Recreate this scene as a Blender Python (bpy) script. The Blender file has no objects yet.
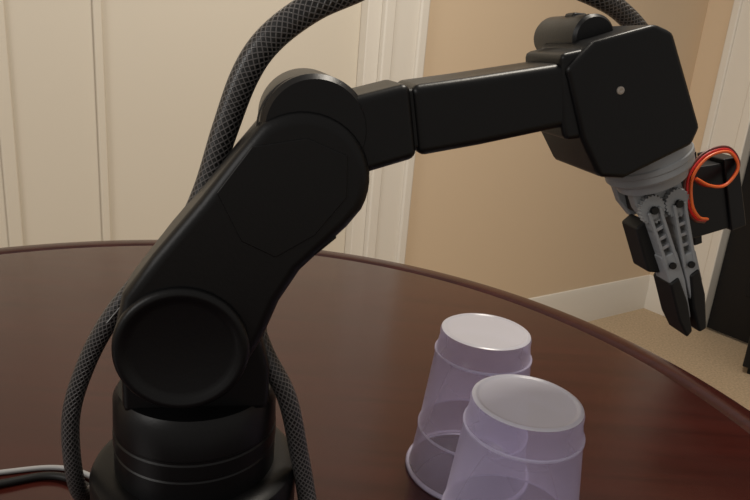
import bpy, bmesh, math, random
from mathutils import Vector, Matrix
random.seed(3)
S=bpy.context.scene
S.view_settings.view_transform='Standard'
TZ=.75   # table top height
COL=S.collection

# ---------------------------------------------------------------- materials
def mat(name,col,rough=.5,metal=0,spec=.5,coat=0,bump=0,bscale=200,var=0,vscale=20):
    m=bpy.data.materials.new(name); m.use_nodes=True
    nt=m.node_tree; b=nt.nodes['Principled BSDF']
    b.inputs['Base Color'].default_value=(*col,1); b.inputs['Roughness'].default_value=rough
    b.inputs['Metallic'].default_value=metal; b.inputs['Specular IOR Level'].default_value=spec
    b.inputs['Coat Weight'].default_value=coat
    tc=nt.nodes.new('ShaderNodeTexCoord')
    if bump:
        n=nt.nodes.new('ShaderNodeTexNoise'); n.inputs['Scale'].default_value=bscale; n.inputs['Detail'].default_value=4
        nt.links.new(tc.outputs['Object'],n.inputs['Vector'])
        bp=nt.nodes.new('ShaderNodeBump'); bp.inputs['Strength'].default_value=bump; bp.inputs['Distance'].default_value=.002
        nt.links.new(n.outputs['Fac'],bp.inputs['Height']); nt.links.new(bp.outputs['Normal'],b.inputs['Normal'])
    if var:
        n=nt.nodes.new('ShaderNodeTexNoise'); n.inputs['Scale'].default_value=vscale; n.inputs['Detail'].default_value=5
        nt.links.new(tc.outputs['Object'],n.inputs['Vector'])
        r=nt.nodes.new('ShaderNodeValToRGB')
        r.color_ramp.elements[0].position=.3; r.color_ramp.elements[1].position=.7
        r.color_ramp.elements[0].color=(*[c*(1-var) for c in col],1); r.color_ramp.elements[1].color=(*[min(1,c*(1+var)) for c in col],1)
        nt.links.new(n.outputs['Fac'],r.inputs['Fac']); nt.links.new(r.outputs['Color'],b.inputs['Base Color'])
    return m
M_black=mat('black_printed_plastic',(.0035,.0035,.004),.38,spec=.25,bump=.04,bscale=600)
M_black2=mat('black_satin_plastic',(.005,.005,.006),.36,spec=.3)
M_rubber=mat('black_rubber',(.006,.006,.006),.5,spec=.3)
M_grey=mat('grey_gripper_plastic',(.25,.26,.27),.42,bump=.05,bscale=500)
M_lgrey=mat('light_grey_metal',(.34,.35,.37),.35,metal=.3)
M_screw=mat('screw_metal',(.36,.32,.28),.4,metal=.6)
M_orange=mat('orange_wire',(.85,.14,.02),.4)
M_red=mat('red_wire',(.65,.015,.01),.4)
M_brown=mat('brown_wire',(.12,.02,.01),.4)
M_whitec=mat('grey_cable_sheath',(.28,.28,.28),.4)
M_wall=mat('beige_wall_paint',(.66,.52,.365),.75,bump=.1,bscale=150)
M_trim=mat('white_trim_paint',(.74,.70,.63),.4)
M_door=mat('cream_door_paint',(.68,.62,.52),.5,bump=.05,bscale=60)
M_carpet=mat('beige_carpet',(.50,.38,.25),.95,bump=1,bscale=300,var=.2,vscale=120)
M_blackdoor=mat('black_cabinet_paint',(.006,.006,.007),.4,spec=.3)

def wood():
    m=bpy.data.materials.new('mahogany_wood'); m.use_nodes=True; nt=m.node_tree; b=nt.nodes['Principled BSDF']
    tc=nt.nodes.new('ShaderNodeTexCoord'); mp=nt.nodes.new('ShaderNodeMapping'); mp.inputs['Scale'].default_value=(3,30,10)
    mp.inputs['Rotation'].default_value=(0,0,.25)
    nt.links.new(tc.outputs['Object'],mp.inputs['Vector'])
    n=nt.nodes.new('ShaderNodeTexNoise'); n.inputs['Scale'].default_value=2; n.inputs['Detail'].default_value=8; n.inputs['Distortion'].default_value=.6
    nt.links.new(mp.outputs['Vector'],n.inputs['Vector'])
    r=nt.nodes.new('ShaderNodeValToRGB'); e=r.color_ramp.elements
    e[0].position=.2; e[0].color=(.022,.0042,.0030,1); e[1].position=.8; e[1].color=(.044,.0080,.0054,1)
    nt.links.new(n.outputs['Fac'],r.inputs['Fac']); nt.links.new(r.outputs['Color'],b.inputs['Base Color'])
    n2=nt.nodes.new('ShaderNodeTexNoise'); n2.inputs['Scale'].default_value=14; n2.inputs['Detail'].default_value=8
    nt.links.new(tc.outputs['Object'],n2.inputs['Vector'])
    mr=nt.nodes.new('ShaderNodeMapRange'); mr.inputs['To Min'].default_value=.10; mr.inputs['To Max'].default_value=.30
    nt.links.new(n2.outputs['Fac'],mr.inputs['Value']); nt.links.new(mr.outputs['Result'],b.inputs['Roughness'])
    bp=nt.nodes.new('ShaderNodeBump'); bp.inputs['Strength'].default_value=.05; bp.inputs['Distance'].default_value=.001
    nt.links.new(n.outputs['Fac'],bp.inputs['Height']); nt.links.new(bp.outputs['Normal'],b.inputs['Normal'])
    b.inputs['Specular IOR Level'].default_value=.45
    return m
M_wood=wood()

def braid():
    m=bpy.data.materials.new('braided_sleeve'); m.use_nodes=True; nt=m.node_tree; b=nt.nodes['Principled BSDF']
    uv=nt.nodes.new('ShaderNodeUVMap'); sp=nt.nodes.new('ShaderNodeSeparateXYZ'); nt.links.new(uv.outputs['UV'],sp.inputs[0])
    def mth(op,a,bb=None,v=None):
        n=nt.nodes.new('ShaderNodeMath'); n.operation=op
        nt.links.new(a,n.inputs[0])
        if bb is not None: nt.links.new(bb,n.inputs[1])
        if v is not None: n.inputs[1].default_value=v
        return n.outputs[0]
    # irregular pitch: slow wobble along the sleeve
    nz=nt.nodes.new('ShaderNodeTexNoise'); nz.noise_dimensions='1D'; nz.inputs['Scale'].default_value=18
    nt.links.new(sp.outputs['X'],nz.inputs['W'])
    wob=mth('MULTIPLY',nz.outputs['Fac'],v=9.0)
    A=mth('ADD',mth('MULTIPLY',sp.outputs['X'],v=850.0),wob)
    B=mth('MULTIPLY',sp.outputs['Y'],v=2*math.pi*6)
    s1=mth('ABSOLUTE',mth('SINE',mth('ADD',A,B))); s2=mth('ABSOLUTE',mth('SINE',mth('SUBTRACT',A,B)))
    mx=mth('MAXIMUM',s1,s2)
    mr=nt.nodes.new('ShaderNodeMapRange'); mr.inputs['From Min'].default_value=.82; mr.inputs['From Max'].default_value=.98
    nt.links.new(mx,mr.inputs['Value'])
    # threads, with lighter monofilament in patches
    r=nt.nodes.new('ShaderNodeValToRGB'); e=r.color_ramp.elements
    e[0].color=(.003,.003,.003,1); e[1].color=(.120,.112,.110,1)
    nt.links.new(mr.outputs['Result'],r.inputs['Fac']); nt.links.new(r.outputs['Color'],b.inputs['Base Color'])
    bp=nt.nodes.new('ShaderNodeBump'); bp.inputs['Strength'].default_value=.7; bp.inputs['Distance'].default_value=.0010
    nt.links.new(mr.outputs['Result'],bp.inputs['Height']); nt.links.new(bp.outputs['Normal'],b.inputs['Normal'])
    b.inputs['Roughness'].default_value=.36; b.inputs['Specular IOR Level'].default_value=.5
    return m
M_braid=braid()

def cupmat(name,transp,col):
    m=bpy.data.materials.new(name); m.use_nodes=True; nt=m.node_tree
    b=nt.nodes['Principled BSDF']; out=nt.nodes['Material Output']
    b.inputs['Base Color'].default_value=(*col,1); b.inputs['Roughness'].default_value=.2
    tr=nt.nodes.new('ShaderNodeBsdfTranslucent'); tr.inputs['Color'].default_value=(*col,1)
    tp=nt.nodes.new('ShaderNodeBsdfTransparent'); tp.inputs['Color'].default_value=(.93,.91,.97,1)
    m1=nt.nodes.new('ShaderNodeMixShader'); m1.inputs[0].default_value=.35
    nt.links.new(b.outputs[0],m1.inputs[1]); nt.links.new(tr.outputs[0],m1.inputs[2])
    lw=nt.nodes.new('ShaderNodeLayerWeight'); lw.inputs['Blend'].default_value=.35
    mr=nt.nodes.new('ShaderNodeMapRange'); mr.inputs['To Min'].default_value=transp; mr.inputs['To Max'].default_value=transp*.4
    nt.links.new(lw.outputs['Facing'],mr.inputs['Value'])
    m2=nt.nodes.new('ShaderNodeMixShader')
    nt.links.new(mr.outputs['Result'],m2.inputs[0])
    nt.links.new(m1.outputs[0],m2.inputs[1]); nt.links.new(tp.outputs[0],m2.inputs[2])
    nt.links.new(m2.outputs[0],out.inputs[0])
    return m
M_cup=cupmat('frosted_plastic_wall',.84,(.66,.62,.78))
M_cuptop=cupmat('frosted_plastic_base',.22,(.78,.78,.84))
M_cuprim=cupmat('frosted_plastic_rim',.25,(.76,.75,.84))

# ---------------------------------------------------------------- helpers
def link(name,bm,m,parent=None,smooth=False,bevel=0,seg=2,angle=35):
    me=bpy.data.meshes.new(name)
    bmesh.ops.recalc_face_normals(bm,faces=bm.faces)
    bm.to_mesh(me); bm.free()
    ob=bpy.data.objects.new(name,me); COL.objects.link(ob)
    for mm in (m if isinstance(m,(list,tuple)) else [m]): me.materials.append(mm)
    if parent: ob.parent=parent
    if smooth or bevel:
        for p in me.polygons: p.use_smooth=True
        me.set_sharp_from_angle(angle=math.radians(angle))
    if bevel:
        bv=ob.modifiers.new('bevel','BEVEL'); bv.width=bevel; bv.segments=seg; bv.limit_method='ANGLE'; bv.angle_limit=math.radians(30)
        bv.harden_normals=True
    return ob

def empty(name,loc=(0,0,0),rz=0):
    e=bpy.data.objects.new(name,None); COL.objects.link(e); e.location=loc; e.rotation_euler=(0,0,rz); e.empty_display_size=.05
    return e

def smooth_poly(pts,it=1):
    for _ in range(it):
        q=[]
        for i in range(len(pts)):
            a,b=pts[i],pts[(i+1)%len(pts)]
            q+= [(a[0]*.75+b[0]*.25,a[1]*.75+b[1]*.25),(a[0]*.25+b[0]*.75,a[1]*.25+b[1]*.75)]
        pts=q
    return pts

# plate in the arm plane: local x = along, local y = depth (negative = front), z = up
def plate(name,pts,nf,nb,m,parent,bevel=.002,seg=2,it=0,inset=0):
    pts=smooth_poly(pts,it)
    bm=bmesh.new()
    f=[bm.verts.new((x,-nf,z)) for x,z in pts]
    b=[bm.verts.new((x,-nb,z)) for x,z in pts]
    n=len(pts)
    bm.faces.new(f); bm.faces.new(b[::-1])
    for i in range(n): bm.faces.new((f[i],b[i],b[(i+1)%n],f[(i+1)%n]))
    return link(name,bm,m,parent,bevel=bevel,seg=seg)

def lathe(name,prof,origin,axis,m,parent=None,seg=64,cap0=True,cap1=True,angle=30):
    axis=Vector(axis).normalized()
    q=axis.to_track_quat('Z','Y').to_matrix()
    o=Vector(origin)
    bm=bmesh.new(); rings=[]
    for r,h in prof:
        if r<1e-6: rings.append([bm.verts.new(o+q@Vector((0,0,h)))])
        else: rings.append([bm.verts.new(o+q@Vector((r*math.cos(2*math.pi*i/seg),r*math.sin(2*math.pi*i/seg),h))) for i in range(seg)])
    for a,b in zip(rings,rings[1:]):
        for i in range(seg):
            j=(i+1)%seg
            if len(a)==1 and len(b)==1: continue
            if len(a)==1: bm.faces.new((a[0],b[i],b[j]))
            elif len(b)==1: bm.faces.new((a[i],a[j],b[0]))
            else: bm.faces.new((a[i],a[j],b[j],b[i]))
    if cap0 and len(rings[0])>1: bm.faces.new(rings[0][::-1])
    if cap1 and len(rings[-1])>1: bm.faces.new(rings[-1])
    return link(name,bm,m,parent,smooth=True,angle=angle)

def catmull(P,k=12):
    P=[Vector(p) for p in P]; out=[]
    Q=[P[0]*2-P[1]]+P+[P[-1]*2-P[-2]]
    for i in range(1,len(Q)-2):
        a,b,c,d=Q[i-1:i+3]
        for j in range(k):
            t=j/k
            out.append(.5*((2*b)+(c-a)*t+(2*a-5*b+4*c-d)*t*t+(3*b-a-3*c+d)*t**3))
    out.append(P[-1]); return out

def tube(name,P,r,m,parent=None,k=12,seg=16):
    """P: 3D points; r radius or list of radii at control points"""
    C=catmull(P,k)
    if isinstance(r,(list,tuple)):
        R=[]
        for i in range(len(r)-1):
            for j in range(k): R.append(r[i]+(r[i+1]-r[i])*j/k)
        R.append(r[-1])
    else: R=[r]*len(C)
    bm=bmesh.new(); uvl=bm.loops.layers.uv.new('UVMap')
    rings=[];L=[0]
    up=None
    for i,p in enumerate(C):
        t=(C[min(i+1,len(C)-1)]-C[max(i-1,0)]).normalized()
        if up is None:
            up=t.orthogonal().normalized()
        up=(up-t*up.dot(t)).normalized(); w=t.cross(up)
        if i: L.append(L[-1]+(p-C[i-1]).length)
        rings.append([bm.verts.new(p+(up*math.cos(2*math.pi*j/seg)+w*math.sin(2*math.pi*j/seg))*R[i]) for j in range(seg)])
    for i in range(len(rings)-1):
        for j in range(seg):
            j2=(j+1)%seg
            f=bm.faces.new((rings[i][j],rings[i][j2],rings[i+1][j2],rings[i+1][j]))
            for lp,(u,v) in zip(f.loops,((L[i],j/seg),(L[i],(j+1)/seg),(L[i+1],(j+1)/seg),(L[i+1],j/seg))): lp[uvl].uv=(u,v)
    bm.faces.new(rings[0][::-1]); bm.faces.new(rings[-1])
    return link(name,bm,m,parent,smooth=True,angle=60)

def box(name,x0,x1,y0,y1,z0,z1,m,parent=None,bevel=.002):
    bm=bmesh.new()
    v=[bm.verts.new((x,y,z)) for x in (x0,x1) for y in (y0,y1) for z in (z0,z1)]
    for q in ((0,1,3,2),(4,6,7,5),(0,4,5,1),(2,3,7,6),(0,2,6,4),(1,5,7,3)): bm.faces.new([v[i] for i in q])
    return link(name,bm,m,parent,bevel=bevel)

# ---------------------------------------------------------------- room
wA=math.atan2(.572,.82)
cx,cy=.997+.35*.82,2.69+.35*.572          # corner
def wallbox(name,org,ang,s0,s1,d0,d1,z0,z1,m,bevel=0):
    """box measured along a wall: s along, d = out of the wall towards the room (right-hand side)"""
    ob=box(name,s0,s1,-d1,-d0,z0,z1,m,bevel=bevel)
    ob.location=(org[0],org[1],0); ob.rotation_euler=(0,0,ang)
    return ob
OA=(cx,cy)   # s negative going left
H=2.5
sA=lambda s:s-.35
box('floor',-4,4,-3,5.5,-.1,0,M_carpet,bevel=0)
wallbox('wall_back',OA,wA,sA(-1.12),.12,-.12,0,0,H,M_wall)
wallbox('wall_left',OA,wA,sA(-5.0),sA(-3.2),-.12,0,0,H,M_wall)
wallbox('wall_door_header',OA,wA,sA(-3.2),sA(-1.12),-.12,0,2.1,H,M_wall)
# closet doors
def doorleaf(name,s0,s1):
    e=empty(name,(OA[0],OA[1],0),wA)
    box('slab',s0,s1,.03,.06,.01,2.09,M_door,e,.004)
    return e
doorleaf('door_1',sA(-2.016),sA(-1.31))
doorleaf('door_2',sA(-2.70),sA(-2.024))
doorleaf('door_3',sA(-3.2),sA(-2.71))
# vertical battens where door leaves meet
wallbox('trim_1',OA,wA,sA(-2.030),sA(-2.010),-.03,-.020,0,2.09,M_door,.004)
wallbox('trim_2',OA,wA,sA(-2.235),sA(-2.205),-.03,-.022,0,2.09,M_door,.004)
# casing left of wall (stepped)
wallbox('trim_3',OA,wA,sA(-1.31),sA(-1.262),-.06,.004,0,2.15,M_trim,.003)
wallbox('trim_4',OA,wA,sA(-1.262),sA(-1.225),-.06,.022,0,2.15,M_trim,.006)
wallbox('trim_5',OA,wA,sA(-1.225),sA(-1.125),-.06,.014,0,2.15,M_trim,.004)
wallbox('trim_6',OA,wA,sA(-1.14),sA(-1.107),-.01,.026,0,2.15,M_trim,.007)
def baseboard(name,org,ang,s0,s1):
    prof=[(0,0),(.016,0),(.016,.115),(.012,.13),(.012,.14),(.006,.158),(0,.16)]
    bm=bmesh.new()
    a=[bm.verts.new((s0,-d,z)) for d,z in prof]; b=[bm.verts.new((s1,-d,z)) for d,z in prof]
    n=len(prof)
    for i in range(n-1): bm.faces.new((a[i],a[i+1],b[i+1],b[i]))
    bm.faces.new(a); bm.faces.new(b[::-1])
    ob=link(name,bm,M_trim,smooth=True,angle=25); ob.location=(org[0],org[1],0); ob.rotation_euler=(0,0,ang)
baseboard('baseboard_back',OA,wA,sA(-1.107),0)
wB=wA-math.pi/2
baseboard('baseboard_right',OA,wB,0,.116)
wallbox('wall_right',OA,wB,0,.15,-.12,0,0,H,M_wall)
wallbox('trim_7',OA,wB,.116,.15,-.01,.026,0,2.15,M_trim,.007)
wallbox('trim_8',OA,wB,.145,.25,-.01,.014,0,2.15,M_trim,.004)
wallbox('trim_9',OA,wB,.25,.29,-.12,.02,0,2.15,M_trim,.006)
wallbox('wall_right_header',OA,wB,.15,1.15,-.12,0,2.1,H,M_wall)
wallbox('wall_right_far',OA,wB,1.15,3.2,-.12,0,0,H,M_wall)
# black door in the opening
dk=empty('door_4',(OA[0],OA[1],0),wB)
box('slab',.295,1.145,.03,.07,.01,2.08,M_blackdoor,dk,.003)
box('panel_upper',.42,1.02,.022,.034,1.1,1.95,M_blackdoor,dk,.006)
box('panel_lower',.42,1.02,.022,.034,.2,.95,M_blackdoor,dk,.006)
# black cabinet at right
cab=empty('black_cabinet',(1.41,2.24,0),-.56)
box('body',0,.45,0,.30,.03,.30,M_blackdoor,cab,.004)
box('top',-.01,.46,-.01,.31,.30,.32,M_blackdoor,cab,.004)
box('door_panel',.03,.42,-.012,.002,.07,.27,M_blackdoor,cab,.003)
for i,(a,b) in enumerate(((.02,.02),(.40,.02),(.02,.25),(.40,.25))): box('foot_%d'%(i+1),a,a+.03,b,b+.03,0,.03,M_blackdoor,cab,.002)

# ---------------------------------------------------------------- table
tab=empty('round_dining_table',(-.168,.407,0))
R=.566
prof=[(0,TZ-.03),(R-.02,TZ-.03),(R-.012,TZ-.026),(R-.012,TZ-.020),(R-.003,TZ-.016),(R,TZ-.009),(R,TZ-.006),(R-.003,TZ-.002),(R-.009,TZ),(R-.022,TZ),(R-.028,TZ-.0015),(R-.031,TZ-.005),(R-.035,TZ-.005),(R-.038,TZ-.0005),(R-.042,TZ),(0,TZ)]
lathe('table_top',prof,(0,0,0),(0,0,1),M_wood,tab,seg=160,cap0=False,cap1=False,angle=40)
lathe('apron',[(0,TZ-.09),(.44,TZ-.09),(.45,TZ-.08),(.45,TZ-.03),(0,TZ-.03)],(0,0,0),(0,0,1),M_wood,tab,seg=96,cap0=False,cap1=False)
lathe('pedestal',[(0,.10),(.10,.10),(.11,.16),(.07,.22),(.05,.30),(.075,.40),(.085,.48),(.05,.56),(.045,.60),(.10,.66),(0,.66)],(0,0,0),(0,0,1),M_wood,tab,seg=48,cap0=False,cap1=False,angle=60)
for i in range(4):
    a=i*math.pi/2+.5
    P=[(.05*math.cos(a),.05*math.sin(a),.20),(.18*math.cos(a),.18*math.sin(a),.19),(.32*math.cos(a),.32*math.sin(a),.09),(.42*math.cos(a),.42*math.sin(a),.028)]
    tube('leg_%d'%(i+1),P,[.035,.032,.027,.028],M_wood,tab)

# ---------------------------------------------------------------- cups
def cup(name,loc,rot):
    e=empty(name,loc,rot)
    outer=[(.0450,.0),(.0468,.0008),(.0472,.0022),(.0464,.0036),(.0445,.0042),(.0436,.006),(.0404,.034),(.0412,.0350),(.0412,.0372),(.0400,.0384),(.0343,.096),(.0350,.097),(.0350,.0988),(.0336,.0999),(.0324,.108),(.0324,.1130),(.0317,.1150)]
    lathe('wall',outer,(0,0,0),(0,0,1),M_cup,e,seg=96,cap0=False,cap1=False,angle=50)
    lathe('base_cap',[(.0317,.1150),(.0300,.1160),(.0290,.1159),(.0284,.1154),(.0270,.1152),(.012,.1153),(0,.1154)],(0,0,0),(0,0,1),M_cuptop,e,seg=96,cap0=False,cap1=False,angle=50)
    lathe('rim_bead',[(.0446,.0004),(.0462,.0010),(.0466,.0022),(.0460,.0032),(.0446,.0036)],(0,0,0),(0,0,1),M_cuprim,e,seg=96,cap0=False,cap1=False,angle=50)
    lathe('ring_bead_1',[(.0402,.0352),(.0409,.0356),(.0409,.0366),(.0399,.0372)],(0,0,0),(0,0,1),M_cuprim,e,seg=96,cap0=False,cap1=False,angle=50)
    lathe('ring_bead_2',[(.0340,.0970),(.0347,.0974),(.0347,.0984),(.0338,.0990)],(0,0,0),(0,0,1),M_cuprim,e,seg=96,cap0=False,cap1=False,angle=50)
    # inner skin of the wall
    inner=[(r-.0011,max(.0005,z-.0009)) for r,z in outer[4:]]
    lathe('inner_skin',inner,(0,0,0),(0,0,1),M_cup,e,seg=96,cap0=False,cap1=False,angle=50)
    return e
cup('plastic_cup',(.084,.430,TZ+.0002),0)
cup('plastic_cup',(.0945,.334,TZ+.0002),1)

# ---------------------------------------------------------------- robot arm
rb=empty('robot_arm',(-.105,.345,TZ),math.radians(12))
AX=.0055
lathe('base_drum',[(0,0),(.0605,0),(.0615,.002),(.0615,.046),(.060,.049),(.0555,.0515),(.049,.0515),(0,.0515)],(AX,0,0),(0,0,1),M_black,rb,cap0=False,cap1=False,seg=96)
lathe('turret',[(0,.050),(.0475,.050),(.0475,.066),(.0468,.0668),(.0468,.0682),(.0478,.069),(.0478,.077),(.0470,.0778),(.0470,.0792),(.0475,.080),(.0470,.098),(.044,.103),(0,.103)],(AX,0,0),(0,0,1),M_black,rb,cap0=False,cap1=False,seg=96)
# shoulder pedestal and housing
plate('shoulder_pedestal',[(-.032,.100),(.047,.100),(.047,.125),(.036,.165),(-.02,.165),(-.032,.135)],.030,-.040,M_black,rb,.004)
lathe('shoulder_motor',[(0,-.052),(.026,-.052),(.029,-.049),(.029,.04),(0,.04)],(.001,0,.148),(0,-1,0),M_black,rb,cap0=False,cap1=False)
# upper arm outline: two arcs and nearly straight flanks
def arc(cx,cz,r,a0,a1,n):
    return [(cx+r*math.cos(math.radians(a0+(a1-a0)*i/n)),cz+r*math.sin(math.radians(a0+(a1-a0)*i/n))) for i in range(n+1)]
up=arc(.0015,.147,.0345,-20,-200,20)+[(-.0275,.175),(-.0125,.196),(.010,.225),(.026,.247)]+arc(.0595,.2365,.0335,130,-25,18)+[(.083,.213),(.0715,.201),(.0600,.189),(.0500,.172),(.0425,.152)]
plate('upper_arm_shell',up,.046,.004,M_black,rb,.0065,5)
plate('upper_arm_rear_shell',[(x*.94+.002,z*.94+.012) for x,z in up],.006,-.022,M_black,rb,.004,3)
# dished shoulder cover
lathe('shoulder_cover',[(0,.040),(.0335,.040),(.0342,.045),(.0336,.0482),(.0318,.0500),(.0295,.0498),(.0275,.0482),(.0245,.0474),(0,.0474)],(.0015,0,.147),(0,-1,0),M_black,rb,cap0=False,cap1=False,seg=96,angle=60)
# slightly raised cover on the upper half of the arm
plate('drive_cover',[(.018,.229),(.034,.252),(.060,.2575),(.080,.250),(.081,.229),(.066,.209),(.047,.197),(.030,.205)],.0467,.044,M_black,rb,.0006,2)
plate('side_rib',[(.0760,.2095),(.0655,.1995),(.0668,.1972),(.0780,.2075)],.044,.02,M_black,rb,.001)
lathe('elbow_motor',[(0,-.030),(.024,-.030),(.0268,-.027),(.0268,.038),(.0245,.0415),(0,.0415)],(.0645,0,.2605),(0,-1,0),M_black,rb,cap0=False,cap1=False,seg=80)
lathe('elbow_ring',[(.0272,.024),(.0280,.025),(.0280,.030),(.0272,.031)],(.0640,0,.2590),(0,-1,0),M_black2,rb,cap0=False,cap1=False,seg=80)
# forearm
plate('forearm_collar',[(.076,.2760),(.1095,.2865),(.1170,.2495),(.084,.238)],.041,-.006,M_black,rb,.0045,4)
plate('forearm_spigot',[(.100,.2815),(.120,.2850),(.128,.2550),(.108,.2510)],.0375,-.003,M_black,rb,.003,3)
plate('forearm',[(.1102,.2850),(.140,.2910),(.193,.3025),(.2045,.290),(.207,.272),(.192,.2685),(.150,.2575),(.1175,.2500)],.0395,-.004,M_black,rb,.0045,4)
plate('forearm_end_block',[(.186,.306),(.204,.311),(.212,.290),(.215,.266),(.196,.2625),(.192,.272)],.0405,-.008,M_black,rb,.003)
# wrist housing
plate('wrist_housing',[(.1885,.299),(.2015,.3135),(.2335,.3245),(.2445,.3215),(.2725,.2745),(.2695,.2645),(.2330,.2445),(.2180,.2445),(.2040,.2640)],.043,-.014,M_black,rb,.003,2)
lathe('wrist_screw',[(0,0),(.0022,0),(.0020,.0008),(.0011,.001),(0,.0006)],(.2205,-.0428,.2905),(0,-1,0),M_screw,rb,cap0=False,cap1=False,seg=24)
lathe('wrist_motor',[(0,-.030),(.011,-.030),(.0120,-.027),(.0120,.022),(.0105,.024),(0,.024)],(.2115,0,.3160),(0,-1,0),M_black,rb,cap0=False,cap1=False,seg=40)
box('wrist_motor_plug',.206,.216,-.006,.006,.320,.3290,M_black,rb,.002)
# gripper, axis in arm plane
ax=Vector((.41,0,-.912)).normalized()
fc=Vector((.2600,-.013,.2585))
px=Vector((-ax.z,0,ax.x))
lathe('wrist_flange',[(0,-.006),(.0242,-.006),(.0252,-.003),(.0252,.0135),(.0242,.0150),(.0215,.0160),(.0200,.0215),(0,.0215)],fc,Vector((.46,0,-.888)),M_grey,rb,cap0=False,cap1=False,seg=64)
lathe('flange_ring',[(.0253,.0055),(.0260,.0062),(.0260,.0090),(.0253,.0097)],fc,Vector((.46,0,-.888)),M_grey,rb,cap0=False,cap1=False,seg=64)
K=1.05
def G(u,a):   # u across, a along the gripper axis
    p=fc+px*u*.92+ax*(.0215+(a-.0215)*K); return (p.x,p.z)
def GP(name,pts,nf,nb,m,bv=.0008,it=0): return plate(name,[G(u,a) for u,a in pts],nf,nb,m,rb,bv,2,it)
GP('gripper_bracket',[(-.016,.018),(.018,.018),(.020,.034),(.014,.046),(-.008,.046),(-.014,.034)],.016,.008,M_grey,.0012)
GP('gripper_bracket_rear',[(-.016,.018),(.018,.018),(.020,.034),(.014,.046),(-.008,.046),(-.014,.034)],-.004,-.010,M_grey,.0012)
GP('bracket_spacer',[(-.010,.030),(.012,.030),(.012,.040),(-.010,.040)],.008,-.004,M_rubber,.0008)
def ndisc(name,u,a,r,n0,n1,m,seg=32):
    x,z=G(u,a); return lathe(name,[(0,-.0),(r*.9,0),(r,.0006),(r,n1-n0-.0006),(r*.9,n1-n0),(0,n1-n0)],(x,-n0,z),(0,-1,0),m,rb,seg=seg,cap0=False,cap1=False)
def gear(name,u,a,r,n0,n1,m,t=22):
    pts=[]
    for i in range(t*4):
        rr=r if (i%4)<2 else r*.90
        an=2*math.pi*i/(t*4)
        pts.append((u+rr*math.cos(an),a+rr*math.sin(an)))
    return GP(name,pts,n1,n0,m,.0002)
gear('gear_1',-.006,.036,.0090,.016,.020,M_grey)
gear('gear_2',.0115,.038,.0090,.016,.020,M_grey)
ndisc('pivot_screw_1',-.006,.036,.0025,.020,.0225,M_rubber)
ndisc('pivot_screw_2',.0115,.038,.0025,.020,.0225,M_rubber)
# ladder-like links to the jaws
def ladder(tag,u0,a0,u1,a1,w):
    d=Vector((u1-u0,a1-a0)); L=d.length; d/=L; q=Vector((-d.y,d.x))
    def pt(l,c): return (u0+d.x*l+q.x*c,a0+d.y*l+q.y*c)
    for s,k in ((-1,1),(1,2)):
        GP('%s_rail_%d'%(tag,k),[pt(0,s*w),pt(L,s*w),pt(L,s*(w-.0022)),pt(0,s*(w-.0022))],.022,.010,M_grey,.0005)
    n=int(L/.006)
    for i in range(n+1):
        l=i*L/n
        GP('%s_rung_%d'%(tag,i+1),[pt(l-.0011,-w),pt(l+.0011,-w),pt(l+.0011,w),pt(l-.0011,w)],.020,.012,M_lgrey,.0003)
ladder('link_left',-.006,.036,-.001,.074,.0050)
ladder('link_right',.0115,.038,.011,.078,.0048)
GP('jaw_left',[(-.008,.066),(.004,.066),(.006,.086),(.005,.112),(.000,.114),(-.003,.100)],.0215,.006,M_grey,.001)
GP('jaw_right',[(.006,.070),(.017,.070),(.018,.090),(.0125,.116),(.0085,.116),(.007,.092)],.0215,.006,M_grey,.001)
GP('side_pad',[(-.0165,.046),(-.008,.043),(-.004,.066),(-.006,.080),(-.0145,.076)],.014,-.004,M_rubber,.0015)
GP('tip_pad_left',[(-.006,.084),(.0012,.082),(.0040,.100),(.0035,.121),(-.0015,.124),(-.005,.110)],.023,.003,M_rubber,.0015)
GP('tip_pad_right',[(.0092,.084),(.0165,.082),(.0175,.100),(.0140,.123),(.0080,.124),(.0070,.105)],.023,.003,M_rubber,.0015)
ndisc('jaw_pivot_1',-.002,.073,.0022,.022,.024,M_rubber)
ndisc('jaw_pivot_2',.011,.077,.0022,.022,.024,M_rubber)
# servo at the right of the gripper
ox,oz=-.013,-.004
O2=lambda P:[(x+ox,z+oz) for x,z in P]
plate('servo_body',O2([(.299,.249),(.334,.256),(.351,.216),(.314,.204)]),.010,-.012,M_black2,rb,.001)
plate('servo_cap',O2([(.329,.258),(.339,.260),(.357,.217),(.347,.213)]),.012,-.014,M_black2,rb,.001)
plate('servo_lug',O2([(.309,.260),(.314,.261),(.333,.203),(.328,.201)]),.006,-.008,M_black2,rb,.0006)
# wires
base=[(.323,.2205),(.3135,.2225),(.306,.231),(.3045,.247),(.315,.2600),(.330,.2640),(.3375,.2550),(.329,.2440),(.315,.2430),(.306,.247)]
for i,(nm,mm) in enumerate((('wire_orange',M_orange),('wire_red',M_red),('wire_brown',M_brown))):
    o=(i-1)*.0016
    P=[]
    for k,(x,z) in enumerate(base):
        c=Vector((.321,.244)); d=(Vector((x,z))-c).normalized()
        P.append((x+ox+d.x*o*.8,-.016-(.004*math.sin(k))-abs(o)*.3+o*.8,z+oz+d.y*o*.8))
    tube(nm,P,.0009,mm,rb,k=10,seg=8)
# braided sleeves
slv=[(-.05,.05,.008),(-.064,.02,.012),(-.0665,.004,.035),(-.066,0,.079),(-.057,0,.112),(-.042,0,.143),(-.020,0,.173),(-.001,0,.197),(.010,0,.220),(.020,0,.253),(.030,0,.282),(.042,0,.301),(.062,0,.318),(.083,0,.329),(.124,.002,.348),(.174,.004,.350),(.201,.006,.3450),(.226,.010,.3400),(.246,.016,.334),(.266,.022,.323),(.275,.022,.309)]
rad=[.005]*3+[.0051,.0052,.0054,.0056,.006,.0065,.0070,.0074,.0076,.0076,.0074,.0070,.0066,.006,.0060,.0058,.0058,.0053]
tube('cable_sleeve',slv,rad,M_braid,rb,k=14,seg=24)
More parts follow.
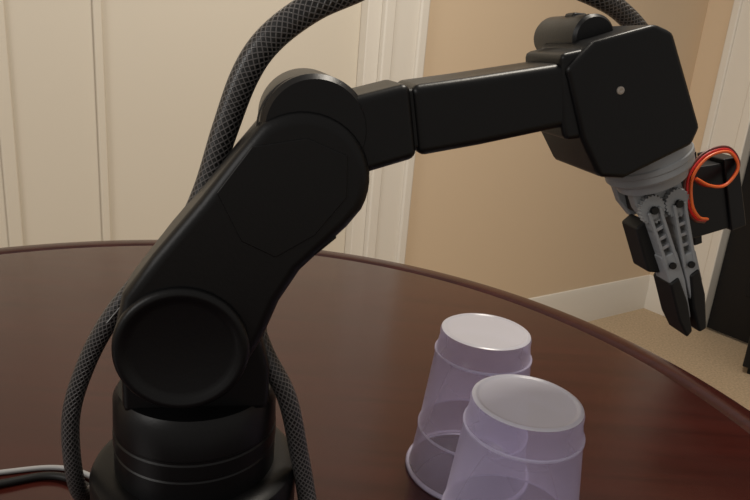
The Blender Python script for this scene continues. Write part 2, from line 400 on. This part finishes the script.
# loose thread lying along the sleeve
tube('sleeve_thread',[(x-.0005+.0012*math.sin(i*2.1),y-r-.0004,z+.0006*math.cos(i)) for i,((x,y,z),r) in enumerate(zip(slv[5:9],rad[5:9]))],.00035,M_whitec,rb,k=10,seg=6)
tube('cable_sleeve_short',[(.022,.03,.168),(.036,.0,.146),(.0445,-.012,.127),(.0585,-.016,.0994),(.0675,-.016,.0599),(.0735,-.020,.030),(.076,-.034,.013),(.070,-.062,.0085),(.045,-.085,.0085),(.020,-.078,.011),(.012,-.062,.014)],.0058,M_braid,rb,k=14,seg=24)
lathe('cable_gland',[(0,0),(.008,0),(.008,.010),(.0065,.012),(0,.012)],(.012,-.058,.014),(0,-1,0),M_black2,rb,cap0=False,cap1=False,seg=6)

# table cables
tube('power_cable',[(-.45,.33,TZ+.0019),(-.33,.345,TZ+.0019),(-.25,.376,TZ+.0019),(-.205,.388,TZ+.0019),(-.160,.368,TZ+.005)],.0018,M_whitec,None)
tube('signal_cable',[(-.44,.31,TZ+.0028),(-.33,.322,TZ+.0028),(-.245,.362,TZ+.0028),(-.205,.378,TZ+.0028),(-.160,.356,TZ+.006)],.0026,M_rubber,None)

# ---------------------------------------------------------------- lights
def area(name,loc,target,size,power,col):
    l=bpy.data.lights.new(name,'AREA'); l.shape='DISK'; l.size=size; l.energy=power; l.color=col
    o=bpy.data.objects.new(name,l); COL.objects.link(o); o.location=loc
    o.rotation_euler=(Vector(target)-Vector(loc)).to_track_quat('-Z','Y').to_euler(); return o
area('ceiling_lamp',(.3,.9,2.45),(.3,.9,0),.4,25,(1,.92,.80))
area('rear_area_light',(-1.8,-.9,1.9),(.1,1.2,.8),1.2,18,(1,.97,.93))  # broad soft area lamp, unseen, behind the camera to its left
w=bpy.data.worlds.new('world'); S.world=w; w.use_nodes=True
w.node_tree.nodes['Background'].inputs[0].default_value=(1,.94,.87,1); w.node_tree.nodes['Background'].inputs[1].default_value=.39

# ---------------------------------------------------------------- camera
p=math.radians(17)
F=Vector((0,math.cos(p),-math.sin(p))); D=Vector((0,-math.sin(p),-math.cos(p))); X=Vector((1,0,0))
ca,sa=2105/2112.4,177/2112.4
Rv,Dv=X*ca+D*(-sa),X*sa+D*ca
m=Matrix.Identity(4)
for i in range(3): m[i][0]=Rv[i]; m[i][1]=-Dv[i]; m[i][2]=-F[i]
m[2][3]=1.05
cam=bpy.data.cameras.new('camera'); cam.lens=31.2; cam.sensor_width=36; cam.clip_start=.01
co=bpy.data.objects.new('camera',cam); COL.objects.link(co); co.matrix_world=m; S.camera=co
